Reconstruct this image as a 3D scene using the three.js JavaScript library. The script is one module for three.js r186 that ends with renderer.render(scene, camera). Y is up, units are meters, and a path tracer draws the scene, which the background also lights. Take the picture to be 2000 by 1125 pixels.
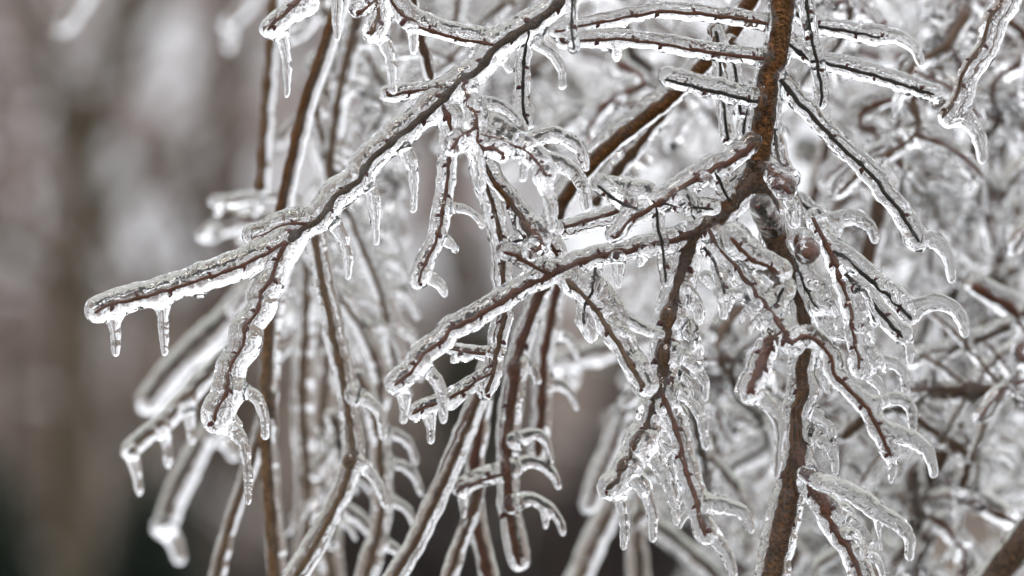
import * as THREE from 'three';
import { ImprovedNoise } from 'three/addons/math/ImprovedNoise.js';
import { mergeGeometries } from 'three/addons/utils/BufferGeometryUtils.js';

// ---------------------------------------------------------------- camera, sky, sun, exposure
const EYE = 1.5, FOCUS = 0.9, WIDE = 0.26;                    // eye height; sharp plane 0.9 m away, 0.26 m of it in frame
const camera = new THREE.PerspectiveCamera(2 * Math.atan(WIDE * 9 / 16 / 2 / FOCUS) * 180 / Math.PI, 16 / 9, 0.05, 400);
camera.position.set(0, EYE, FOCUS);
camera.lookAt(0, EYE, 0);
camera.focus = FOCUS;
camera.userData.fStop = 6.6;
const scene = new THREE.Scene();
const renderer = new THREE.WebGLRenderer({ antialias: true });
renderer.toneMapping = THREE.LinearToneMapping;
renderer.toneMappingExposure = 1.63;
renderer.shadowMap.enabled = true;

const SW = 128, SH = 64, skyPx = new Float32Array(SW * SH * 4);
const pn = new ImprovedNoise(), N3 = (x, y, z) => pn.noise(x, y, z);
for (let j = 0; j < SH; j++) for (let i = 0; i < SW; i++) {   // overcast: brighter overhead, soft cloud texture
  const el = ((j + 0.5) / SH - 0.5) * Math.PI, az = (i + 0.5) / SW * Math.PI * 2, s = Math.max(0, Math.sin(el));
  const c = 1 + 0.12 * N3(Math.cos(az) * Math.cos(el) * 2 + 7, Math.sin(el) * 3, Math.sin(az) * Math.cos(el) * 2 + 3);
  const L = 0.7 * (1 + 1.05 * s) * c, k = (j * SW + i) * 4;
  skyPx[k] = L * 0.97; skyPx[k + 1] = L * 0.995; skyPx[k + 2] = L * 1.05; skyPx[k + 3] = 1;
}
const sky = new THREE.DataTexture(skyPx, SW, SH, THREE.RGBAFormat, THREE.FloatType);
sky.mapping = THREE.EquirectangularReflectionMapping; sky.magFilter = THREE.LinearFilter; sky.needsUpdate = true;
scene.background = sky; scene.environment = sky;
const sun = new THREE.DirectionalLight(0xfff4e6, 0.8);
sun.position.set(-3, 8, 4); sun.castShadow = true; sun.shadow.radius = 30; scene.add(sun);

// ---------------------------------------------------------------- helpers
let seed = 20240117;
const rnd = () => { seed = (seed + 0x6D2B79F5) | 0; let t = Math.imul(seed ^ (seed >>> 15), 1 | seed); t = (t + Math.imul(t ^ (t >>> 7), 61 | t)) ^ t; return ((t ^ (t >>> 14)) >>> 0) / 4294967296; };
const rr = (a, b) => a + (b - a) * rnd(), lerp = (a, b, t) => a + (b - a) * t;
const PX = WIDE * 1000 / 2000;                                // millimetres that one photograph pixel spans at the sharp plane
const sc = z => (FOCUS * 1000 - z) / (FOCUS * 1000);
const P = (x, y, z = 0) => [(x - 1000) * PX * sc(z), -(y - 562.5) * PX * sc(z), z];   // millimetres round the centre of the sharp plane
const toM = p => new THREE.Vector3(p[0] / 1000, p[1] / 1000 + EYE, p[2] / 1000);
const taken = {};
const numbered = n => { const k = taken[n] = (taken[n] ?? -1) + 1; return k ? n + '_' + String(k).padStart(3, '0') : n; };
function tag(o, label, category, group, kind) { if (label) o.userData.label = label; if (category) o.userData.category = category; if (group) o.userData.group = group; if (kind) o.userData.kind = kind; return o; }
function mesh(name, geo, mat, parent) { const m = new THREE.Mesh(geo, mat); m.name = name; m.castShadow = m.receiveShadow = true; (parent ?? scene).add(m); return m; }

// Catmull-Rom through [x, y, z, r], resampled about every `step`
function curve(pts, step) {
  const out = [], n = pts.length;
  if (n === 1) return [pts[0].slice()];
  for (let i = 0; i < n - 1; i++) {
    const a = pts[Math.max(0, i - 1)], b = pts[i], c = pts[i + 1], d = pts[Math.min(n - 1, i + 2)];
    const m = Math.max(1, Math.ceil(Math.hypot(c[0] - b[0], c[1] - b[1], c[2] - b[2]) / step));
    for (let k = 0; k < m; k++) {
      const t = k / m, t2 = t * t, t3 = t2 * t, o = [];
      for (let q = 0; q < 4; q++) o.push(q === 3 ? lerp(b[3], c[3], t) : 0.5 * (2 * b[q] + (c[q] - a[q]) * t + (2 * a[q] - 5 * b[q] + 4 * c[q] - d[q]) * t2 + (3 * b[q] - a[q] - 3 * c[q] + d[q]) * t3));
      out.push(o);
    }
  }
  out.push(pts[n - 1].slice());
  return out;
}
const along = s => { const L = [0]; for (let i = 1; i < s.length; i++) L.push(L[i - 1] + Math.hypot(s[i][0] - s[i - 1][0], s[i][1] - s[i - 1][1], s[i][2] - s[i - 1][2])); return L; };

// ---------------------------------------------------------------- materials
function noiseTex(w, h, f, srgb) {
  const d = new Uint8Array(w * h * 4);
  for (let j = 0; j < h; j++) for (let i = 0; i < w; i++) { const c = f(i / w, j / h), k = (j * w + i) * 4; d[k] = c[0] * 255; d[k + 1] = c[1] * 255; d[k + 2] = c[2] * 255; d[k + 3] = 255; }
  const t = new THREE.DataTexture(d, w, h); t.wrapS = t.wrapT = THREE.RepeatWrapping; t.magFilter = THREE.LinearFilter; if (srgb) t.colorSpace = THREE.SRGBColorSpace; t.needsUpdate = true; return t;
}
const ring = (u, v, fu, fv, o = 0) => { const a = u * Math.PI * 2, b = v * Math.PI * 2; return N3(Math.cos(a) * fu + o, Math.sin(a) * fu + Math.cos(b) * fv, Math.sin(b) * fv + o * 2); };
const barkBump = noiseTex(128, 256, (u, v) => { const q = 0.5 + 0.3 * ring(u, v, 1.6, 9) + 0.35 * ring(u, v, 3.5, 22, 5); return [q, q, q]; });
const barkTint = noiseTex(256, 512, (u, v) => { const q = Math.min(1, Math.max(0, 0.66 + 0.36 * ring(u, v, 2.2, 7) + 0.38 * ring(u, v, 6, 20, 5) + 0.4 * ring(u, v, 16, 48, 9))), m = Math.max(0, ring(u, v, 3, 12, 21) - 0.12) * 1.6; return [Math.min(1, q + m * 0.1), Math.min(1, q + m * 0.22), Math.min(1, q * 0.96 + m * 0.1)]; }, true);
const wood = (rough, bump) => new THREE.MeshPhysicalMaterial({ specularIntensity: 0.15, vertexColors: true, map: barkTint, roughness: rough, bumpMap: barkBump, bumpScale: bump });
const M = {
  ice: new THREE.MeshPhysicalMaterial({ color: 0xffffff, transmission: 0.99, thickness: 1, ior: 1.31, roughness: 0.03, metalness: 0 }),
  stem: wood(0.4, 0.0003), twig: wood(0.38, 0.00015),
  bud: new THREE.MeshPhysicalMaterial({ specularIntensity: 0.2, color: new THREE.Color().setRGB(0.06, 0.013, 0.009), roughness: 0.5 }),
};
M.stem.name = 'bark'; M.twig.name = 'twig_bark'; M.ice.name = 'clear_ice'; M.bud.name = 'bud_scale';

// ---------------------------------------------------------------- wood: swept tubes with uneven radius
const TONES = { stem: [0.17, 0.075, 0.03], red: [0.19, 0.058, 0.026], grey: [0.15, 0.1, 0.08], dark: [0.035, 0.02, 0.014], pale: [0.24, 0.135, 0.08] };
function tube(samples, origin, sides, tone, lump = 0.12, nodes = [], unit = 0.001) {
  const n = samples.length, pos = [], col = [], uv = [], idx = [], L = along(samples);
  let side = new THREE.Vector3(), up = new THREE.Vector3(), dir = new THREE.Vector3(), prev = null;
  const sd = rr(0, 99), base = TONES[tone] ?? tone;
  for (let i = 0; i < n; i++) {
    const a = samples[Math.max(0, i - 1)], b = samples[Math.min(n - 1, i + 1)], c = samples[i];
    dir.set(b[0] - a[0], b[1] - a[1], b[2] - a[2]).normalize();
    if (!prev) { side.set(0, 0, 1).cross(dir); if (side.lengthSq() < 0.01) side.set(1, 0, 0).cross(dir); } else side.copy(prev).addScaledVector(dir, -prev.dot(dir));
    side.normalize(); prev = side.clone(); up.crossVectors(dir, side);
    let swell = 1; for (const q of nodes) swell += (c[3] > 1.1 ? 0.1 : 0.5) * Math.exp(-(((L[i] - q) / (c[3] * 1.3)) ** 2));
    const end = i === n - 1 ? 0.45 : 1;
    for (let k = 0; k <= sides; k++) {
      const t = k / sides * Math.PI * 2, cx = Math.cos(t), sx = Math.sin(t);
      const w = N3(cx * 0.9 + sd, sx * 0.9 + sd, L[i] / (c[3] * 3.2)), r = c[3] * swell * end * (1 + lump * w + lump * 0.6 * N3(cx * 2 + sd, sx * 2, L[i] / (c[3] * 0.9)));
      pos.push((c[0] + (side.x * cx + up.x * sx) * r - origin[0]) * unit, (c[1] + (side.y * cx + up.y * sx) * r - origin[1]) * unit, (c[2] + (side.z * cx + up.z * sx) * r - origin[2]) * unit);
      uv.push(k / sides, L[i] / (c[3] * 14));
      const v = 1 + 0.55 * N3(cx * 1.3 + sd * 2, sx * 1.3, L[i] / (c[3] * 2.1)) + 0.35 * N3(cx * 3 + sd, sx * 3, L[i] / (c[3] * 0.7)), g = 0.12 * N3(sd, sx, L[i] / (c[3] * 5));
      col.push(base[0] * v, base[1] * v * (1 + g), base[2] * v * (1 + 2 * g));
    }
  }
  const w = sides + 1;
  for (let i = 0; i < n - 1; i++) for (let k = 0; k < sides; k++) { const a = i * w + k; idx.push(a, a + 1, a + w, a + 1, a + w + 1, a + w); }
  for (const [r0, f] of [[0, 1], [(n - 1) * w, 0]]) {
    const s = samples[r0 ? n - 1 : 0], ci = pos.length / 3; pos.push((s[0] - origin[0]) * unit, (s[1] - origin[1]) * unit, (s[2] - origin[2]) * unit); uv.push(0.5, 0); col.push(base[0], base[1], base[2]);
    for (let k = 0; k < sides; k++) f ? idx.push(ci, r0 + k + 1, r0 + k) : idx.push(ci, r0 + k, r0 + k + 1);
  }
  const g = new THREE.BufferGeometry();
  g.setAttribute('position', new THREE.Float32BufferAttribute(pos, 3)); g.setAttribute('uv', new THREE.Float32BufferAttribute(uv, 2)); g.setAttribute('color', new THREE.Float32BufferAttribute(col, 3));
  g.setIndex(idx); g.computeVertexNormals();
  const nm = g.attributes.normal;                              // close the seam
  for (let i = 0; i < n; i++) { const a = i * w, b = a + sides, x = nm.getX(a) + nm.getX(b), y = nm.getY(a) + nm.getY(b), z = nm.getZ(a) + nm.getZ(b), l = Math.hypot(x, y, z) || 1; nm.setXYZ(a, x / l, y / l, z / l); nm.setXYZ(b, x / l, y / l, z / l); }
  return g;
}
const budGeo = new THREE.LatheGeometry([[0.001, 0], [0.55, 0.25], [0.5, 0.75], [0.22, 1.25], [0.001, 1.55]].map(p => new THREE.Vector2(...p)), 6);

// ---------------------------------------------------------------- ice: distance field of all sleeves and icicles of one branch, meshed as one closed skin and cut into its parts
let F = new Float32Array(1), OWN = new Uint16Array(1), IDX = new Int32Array(1);
function iceSkin(paths, h, k, amp) {                           // paths: [samples [x,y,z,r] in mm], returns one geometry in mm per path
  const lo = [1e9, 1e9, 1e9], hi = [-1e9, -1e9, -1e9], pad = k + 3 * h + amp;
  for (const s of paths) for (const p of s) for (let q = 0; q < 3; q++) { lo[q] = Math.min(lo[q], p[q] - p[3] - pad - h); hi[q] = Math.max(hi[q], p[q] + p[3] + pad + h); }
  const nx = Math.ceil((hi[0] - lo[0]) / h) + 1, ny = Math.ceil((hi[1] - lo[1]) / h) + 1, nz = Math.ceil((hi[2] - lo[2]) / h) + 1, N = nx * ny * nz, sy = nx, sz = nx * ny;
  if (F.length < N) { F = new Float32Array(N); OWN = new Uint16Array(N); IDX = new Int32Array(N); }
  F.fill(50, 0, N);
  for (let w = 0; w < paths.length; w++) {
    const s = paths[w], a = [1e9, 1e9, 1e9], b = [0, 0, 0];
    const cell = (p, q, e) => Math.min([nx, ny, nz][q] - 1, Math.max(0, Math.round((p[q] + e - lo[q]) / h)));
    for (const p of s) for (let q = 0; q < 3; q++) { a[q] = Math.min(a[q], cell(p, q, -p[3] - pad)); b[q] = Math.max(b[q], cell(p, q, p[3] + pad)); }
    const mx = b[0] - a[0] + 1, my = b[1] - a[1] + 1, mz = b[2] - a[2] + 1, T = new Float32Array(mx * my * mz).fill(50);
    const segs = s.length > 1 ? s.length - 1 : 1;
    for (let i = 0; i < segs; i++) {
      const p = s[i], q = s[Math.min(i + 1, s.length - 1)], R = Math.max(p[3], q[3]) + pad;
      const dx = q[0] - p[0], dy = q[1] - p[1], dz = q[2] - p[2], dd = dx * dx + dy * dy + dz * dz || 1, dr = q[3] - p[3];
      const r = [0, 1, 2].map(c => [Math.max(a[c], Math.floor((Math.min(p[c], q[c]) - R - lo[c]) / h)), Math.min(b[c], Math.ceil((Math.max(p[c], q[c]) + R - lo[c]) / h))]);
      for (let z = r[2][0]; z <= r[2][1]; z++) for (let y = r[1][0]; y <= r[1][1]; y++) {
        const ey = lo[1] + y * h - p[1], ez = lo[2] + z * h - p[2]; let at = r[0][0] - a[0] + mx * (y - a[1] + my * (z - a[2]));
        for (let x = r[0][0]; x <= r[0][1]; x++, at++) {
          const ex = lo[0] + x * h - p[0]; let t = (ex * dx + ey * dy + ez * dz) / dd; t = t < 0 ? 0 : t > 1 ? 1 : t;
          const fx = ex - t * dx, fy = ey - t * dy, fz = ez - t * dz, v = Math.sqrt(fx * fx + fy * fy + fz * fz) - p[3] - t * dr;
          if (v < T[at]) T[at] = v;
        }
      }
    }
    for (let z = 0; z < mz; z++) for (let y = 0; y < my; y++) {
      let at = mx * (y + my * z), g = a[0] + sy * (a[1] + y) + sz * (a[2] + z);
      for (let x = 0; x < mx; x++, at++, g++) {
        const v = T[at]; if (v >= 49) continue;
        const o = F[g]; if (v < o) OWN[g] = w;
        const e = k - Math.abs(o - v); F[g] = (v < o ? v : o) - (e > 0 ? e * e / k / 4 : 0);
      }
    }
  }
  const band = 4 * h + amp;
  for (let z = 0, g = 0; z < nz; z++) for (let y = 0; y < ny; y++) for (let x = 0; x < nx; x++, g++) {
    const v = F[g]; if (v > band || v < -band) continue;
    const px = lo[0] + x * h, py = lo[1] + y * h, pz = lo[2] + z * h;
    F[g] = v + amp * (0.75 * N3(px / 4.2, py / 4.2, pz / 4.2 + 9) + 0.55 * N3(px / 1.7 + 31, py / 1.7, pz / 1.7));
  }
  const V = [], VN = [], VO = [];
  const at = (x, y, z) => { const i = Math.max(0, Math.min(nx - 2, Math.floor(x))), j = Math.max(0, Math.min(ny - 2, Math.floor(y))), l = Math.max(0, Math.min(nz - 2, Math.floor(z))), u = x - i, v = y - j, w = z - l, g = i + sy * j + sz * l;
    return lerp(lerp(lerp(F[g], F[g + 1], u), lerp(F[g + sy], F[g + sy + 1], u), v), lerp(lerp(F[g + sz], F[g + sz + 1], u), lerp(F[g + sz + sy], F[g + sz + sy + 1], u), v), w); };
  const corner = [0, 1, sy, sy + 1, sz, sz + 1, sz + sy, sz + sy + 1], edges = [[0, 1], [2, 3], [4, 5], [6, 7], [0, 2], [1, 3], [4, 6], [5, 7], [0, 4], [1, 5], [2, 6], [3, 7]];
  for (let z = 0; z < nz - 1; z++) for (let y = 0; y < ny - 1; y++) { let g = sy * y + sz * z; for (let x = 0; x < nx - 1; x++, g++) {
    let m = 0; for (let c = 0; c < 8; c++) if (F[g + corner[c]] < 0) m |= 1 << c;
    if (m === 0 || m === 255) { IDX[g] = -1; continue; }
    let X = 0, Y = 0, Z = 0, n = 0;
    for (const [p, q] of edges) if (((m >> p) ^ (m >> q)) & 1) { const fp = F[g + corner[p]], t = fp / (fp - F[g + corner[q]]); X += (p & 1) + t * ((q & 1) - (p & 1)); Y += (p >> 1 & 1) + t * ((q >> 1 & 1) - (p >> 1 & 1)); Z += (p >> 2) + t * ((q >> 2) - (p >> 2)); n++; }
    X = x + X / n; Y = y + Y / n; Z = z + Z / n; IDX[g] = V.length / 3;
    const e = 0.9, px = lo[0] + X * h, py = lo[1] + Y * h, pz = lo[2] + Z * h, f0 = N3(px / 0.9, py / 0.9, pz / 0.9);
    let a = at(X + e, Y, Z) - at(X - e, Y, Z), b = at(X, Y + e, Z) - at(X, Y - e, Z), c = at(X, Y, Z + e) - at(X, Y, Z - e), l = Math.hypot(a, b, c) || 1;
    const fine = 0.62; a = a / l + fine * (N3(px / 0.9 + 0.15, py / 0.9, pz / 0.9) - f0); b = b / l + fine * (N3(px / 0.9, py / 0.9 + 0.15, pz / 0.9) - f0); c = c / l + fine * (N3(px / 0.9, py / 0.9, pz / 0.9 + 0.15) - f0); l = Math.hypot(a, b, c) || 1;
    V.push(px, py, pz); VN.push(a / l, b / l, c / l); let o = OWN[g]; for (let q = 0, best = 9; q < 8; q++) if (F[g + corner[q]] < best) { best = F[g + corner[q]]; o = OWN[g + corner[q]]; } VO.push(o);
  } }
  const faces = paths.map(() => []);
  const quad = (a, b, c, d, flip) => { if (a < 0 || b < 0 || c < 0 || d < 0) return; const f = faces[VO[a]]; flip ? f.push(a, c, b, a, d, c) : f.push(a, b, c, a, c, d); };
  for (let z = 1; z < nz - 1; z++) for (let y = 1; y < ny - 1; y++) { let g = 1 + sy * y + sz * z; for (let x = 1; x < nx - 1; x++, g++) {
    const s = F[g] < 0;
    if (s !== (F[g + 1] < 0)) quad(IDX[g - sy - sz], IDX[g - sz], IDX[g], IDX[g - sy], !s);
    if (s !== (F[g + sy] < 0)) quad(IDX[g - 1 - sz], IDX[g - 1], IDX[g], IDX[g - sz], !s);
    if (s !== (F[g + sz] < 0)) quad(IDX[g - 1 - sy], IDX[g - sy], IDX[g], IDX[g - 1], !s);
  } }
  return faces.map(f => {
    const map = new Map(), p = [], n = [], id = new Uint32Array(f.length);
    for (let i = 0; i < f.length; i++) { let v = map.get(f[i]); if (v === undefined) { v = p.length / 3; map.set(f[i], v); p.push(V[f[i] * 3], V[f[i] * 3 + 1], V[f[i] * 3 + 2]); n.push(VN[f[i] * 3], VN[f[i] * 3 + 1], VN[f[i] * 3 + 2]); } id[i] = v; }
    return { p, n, id };
  });
}
function iceGeo(d, o) {
  const g = new THREE.BufferGeometry(), p = new Float32Array(d.p.length);
  for (let i = 0; i < p.length; i++) p[i] = (d.p[i] - o[i % 3]) / 1000;
  g.setAttribute('position', new THREE.BufferAttribute(p, 3)); g.setAttribute('normal', new THREE.Float32BufferAttribute(d.n, 3)); g.setIndex(new THREE.BufferAttribute(d.id, 1));
  return g;
}
// air bubbles locked in the ice: spheres with their faces turned inwards
const bub = (() => { const g = new THREE.IcosahedronGeometry(1, 1), p = g.attributes.position, q = []; for (let i = 0; i < p.count; i += 3) for (const j of [i, i + 2, i + 1]) q.push([p.getX(j), p.getY(j), p.getZ(j)]); return q; })();
function bubbles(list, o) {
  const p = [], n = [];
  for (const [c, r, d, st] of list) for (const v of bub) {
    const t = v[0] * d[0] + v[1] * d[1] + v[2] * d[2];
    for (let q = 0; q < 3; q++) { p.push((c[q] + r * (v[q] + d[q] * t * st) - o[q]) / 1000); n.push(-(v[q] - d[q] * t * st / (1 + st))); }
  }
  const g = new THREE.BufferGeometry(); g.setAttribute('position', new THREE.Float32BufferAttribute(p, 3)); g.setAttribute('normal', new THREE.Float32BufferAttribute(n, 3)); return g;
}

// ---------------------------------------------------------------- a branch: wood of each stem and twig, its buds, its sleeve of ice, its icicles
// paths: { w: [[x, y, z, r] ...] in photograph pixels and mm depth, ice: [r0, r1], off, buds, tone, name }; drips: [path, [[x, y, z, r] ...]]
function branch(o) {
  const h = o.h ?? 0.42, k = o.k ?? 1.3, amp = o.amp ?? 0.33;
  const origin = P(o.paths[0].w[0][0], o.paths[0].w[0][1], o.paths[0].w[0][2]);
  const g = new THREE.Group(); g.name = numbered(o.name ?? 'ice_coated_branch'); g.position.copy(toM(origin)); scene.add(g);
  tag(g, o.label, o.category ?? 'branch', o.group);
  const skins = [], owner = [], woods = [];
  o.paths.forEach((t, pi) => {
    const pts = t.w.map(p => [...P(p[0], p[1], p[2]), p[3] * PX * sc(p[2])]), s = curve(pts, Math.max(h * 2, 0.9)), L = along(s), len = L.at(-1);
    s.forEach((p, i) => { p[3] *= t.bare ?? lerp(0.66, 0.95, Math.min(1, Math.max(0, (p[3] / (PX * sc(p[2])) - 5) / 8))); });
    { const sd = rr(0, 99); for (const p of s) { const a = Math.min(0.45, p[3] * 0.9); p[0] += a * N3(p[0] / 3.1, p[1] / 3.1, sd); p[1] += a * N3(p[0] / 3.1 + 40, p[1] / 3.1, sd); } }
    const nodes = []; const gap = t.gap ?? 6.5; if (t.buds !== 0) for (let d = rr(1.5, 4); d < len; d += gap * rr(0.7, 1.3)) nodes.push(d);
    const m = mesh(t.name ?? (pi ? 'side_twig' : 'stem'), tube(s, origin, s[0][3] > 1.2 ? 14 : 9, t.tone ?? (pi ? 'red' : 'stem'), t.lump ?? (s[0][3] > 1.2 ? 0.1 : 0.14), nodes), s[0][3] > 1.2 ? M.stem : M.twig, g);
    woods.push(m);
    if (t.label) m.userData.label = t.label;
    if (h < 0.8) nodes.forEach((d, j) => {
      let i = L.findIndex(v => v >= d); if (i < 1) i = 1; if (i > s.length - 1) return;
      const c = s[i], b = s[i - 1], dir = new THREE.Vector3(c[0] - b[0], c[1] - b[1], c[2] - b[2]).normalize(), out = new THREE.Vector3(-dir.y, dir.x, 0.25 * (rnd() - 0.3)).normalize().multiplyScalar(j % 2 ? 1 : -1);
      const q = mesh('bud', budGeo, M.bud, m), z = Math.min(1.3, Math.max(0.85, c[3] * 1.3)) * rr(0.8, 1.35);
      q.position.set(...[0, 1, 2].map(e => (c[e] - origin[e] + out.getComponent(e) * c[3] * 0.75) / 1000)); q.scale.set(z / 1000, z / 1000, z / 1000);
      q.quaternion.setFromUnitVectors(new THREE.Vector3(0, 1, 0), dir.clone().multiplyScalar(0.8).add(out).normalize());
    });
    if (t.ice) {
      const [r0, r1] = Array.isArray(t.ice) ? t.ice : [t.ice, t.ice], off = t.off ?? [rr(-2, 2), rr(-5, 0)], back = (t.back ?? rr(0.1, 0.45)), sd = rr(0, 99), list = [];
      const e = s.map((p, i) => {
        const f = L[i] / (len || 1), r = lerp(r0, r1, f) * PX * sc(p[2]) * (1 + 0.16 * N3(L[i] / 7.5, sd, 0.5) + 0.08 * N3(L[i] / 2.8, sd, 4.5)) * (i === s.length - 1 ? 0.8 : 1);
        return [p[0] + off[0] * PX, p[1] - off[1] * PX, p[2] - back * r, r];
      });
      skins.push(e); owner.push({ name: 'ice_sleeve', pi });
      if (h < 0.8) {
        for (let i = 1; i < e.length - 1; i++) {
          const dir = [0, 1, 2].map(q => e[i][q] - e[i - 1][q]), dl = Math.hypot(...dir) || 1; dir.forEach((v, q) => dir[q] = v / dl);
          const gapRow = N3(L[i] / 9, sd, 2.2) > -0.12;                                    // an air gap that follows the twig's upper side for a stretch
          if (gapRow && e[i][3] > s[i][3] + 1.1) for (let q = 0; q < 2; q++) { const u = s[i][3] + rr(0.5, 0.8), ny = Math.abs(dir[0]) + 0.15, nl = Math.hypot(ny, dir[1]) || 1, sx = dir[0] >= 0 ? -dir[1] : dir[1];
            list.push([[s[i][0] + sx / nl * u + rr(-.4, .4), s[i][1] + ny / nl * u * rr(0.8, 1.25), s[i][2] - rr(-0.3, 0.7)], rr(0.09, 0.22), dir, rr(0.6, 2.4)]); }
          if (rnd() < 0.45) { const a = rr(0, 6.28), q = rr(0.2, 0.75) * e[i][3]; list.push([[e[i][0] + Math.cos(a) * q, e[i][1] + Math.sin(a) * q, e[i][2] + rr(-0.5, 0.5) * e[i][3]], rr(0.07, 0.24), dir, rr(0, 1.5)]); }
        }
        if (list.length) { const b = mesh('air_bubbles', bubbles(list, origin), M.ice, m); b.userData.kind = 'stuff'; }
      }
    }
  });
  const drips = [...(o.drips ?? [])]; for (const [pi, ...a] of o.fans ?? []) drips.push(...fan(pi, o.paths[pi].w, ...a));
  o.paths.forEach((t, pi) => {                                  // short beads of ice on undersides
    if (!t.ice || t.beads === 0) return;
    const s = skins[owner.findIndex(q => q.pi === pi)]; if (!s) return;
    const L = along(s), n = Math.round(L.at(-1) / (t.beads ?? 26));
    for (let j = 0; j < n; j++) { const i = Math.floor(rr(0.15, 0.95) * s.length), c = s[i]; skins.push([[c[0], c[1] - c[3] * 0.55, c[2] + rr(-.3, .3) * c[3], c[3] * 0.5], [c[0] + rr(-.3, .3), c[1] - c[3] * rr(0.85, 1.15), c[2], c[3] * rr(0.2, 0.32)]]); owner.push({ name: null, pi }); }
  });
  drips.forEach(([pi, pts]) => { const sd = rr(0, 99), e = curve(pts.map(p => [...P(p[0], p[1], p[2]), p[3] * PX * sc(p[2])]), Math.max(h * 1.6, 0.8)), L = along(e); e.forEach((p, i) => { p[3] *= 1 + 0.13 * N3(L[i] / 2.4, sd, 1.5) + 0.1 * N3(L[i] / 5, sd, 7); }); skins.push(e); owner.push({ name: 'icicle', pi }); });
  if (skins.length) {
    const parts = iceSkin(skins, h, k, amp), merged = {};
    parts.forEach((d, i) => { if (!owner[i].name) { const b = owner.findIndex(q => q.pi === owner[i].pi && q.name === 'ice_sleeve'); (merged[b] ??= []).push(d); } });
    parts.forEach((d, i) => {
      if (!owner[i].name) return;
      let list = [d, ...(merged[i] ?? [])].filter(q => q.id.length).map(q => iceGeo(q, origin)); if (!list.length) return;
      mesh(owner[i].name, list.length > 1 ? mergeGeometries(list) : list[0], M.ice, woods[owner[i].pi]);
    });
  }
  return g;
}
// hooks: icicles that leave a shoot sideways and bend down; list of [fraction along, side, length px]
function hooks(pi, w, list, r = 12) {
  return list.map(([f, side, len, z = 0]) => {
    const n = w.length - 1, i = Math.min(n - 1, Math.floor(f * n)), t = f * n - i, a = w[i], b = w[i + 1], x = lerp(a[0], b[0], t), y = lerp(a[1], b[1], t), d = lerp(a[2], b[2], t);
    return [pi, [[x, y, d, r * 1.2], [x + side * len * 0.35, y - len * 0.04, d + z * .4, r], [x + side * len * 0.68, y + len * 0.18, d + z * .8, r * 0.85], [x + side * len * 0.84, y + len * 0.6, d + z, r * 0.6]]];
  });
}

// a fan of small hooked icicles along a path
function fan(pi, w, n, f0, f1, sides, len = [45, 85], r = 10) { const l = []; for (let i = 0; i < n; i++) { const f = lerp(f0, f1, (i + rr(0.1, 0.9)) / n); l.push([f, sides === 0 ? (rnd() < 0.5 ? -1 : 1) : sides, rr(...len), rr(-10, 12)]); } return hooks(pi, w, l, r); }

const Z = (z0, z1, pts) => pts.map((p, i) => [p[0], p[1], lerp(z0, z1, pts.length > 1 ? i / (pts.length - 1) : 0), p[2]]);

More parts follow.
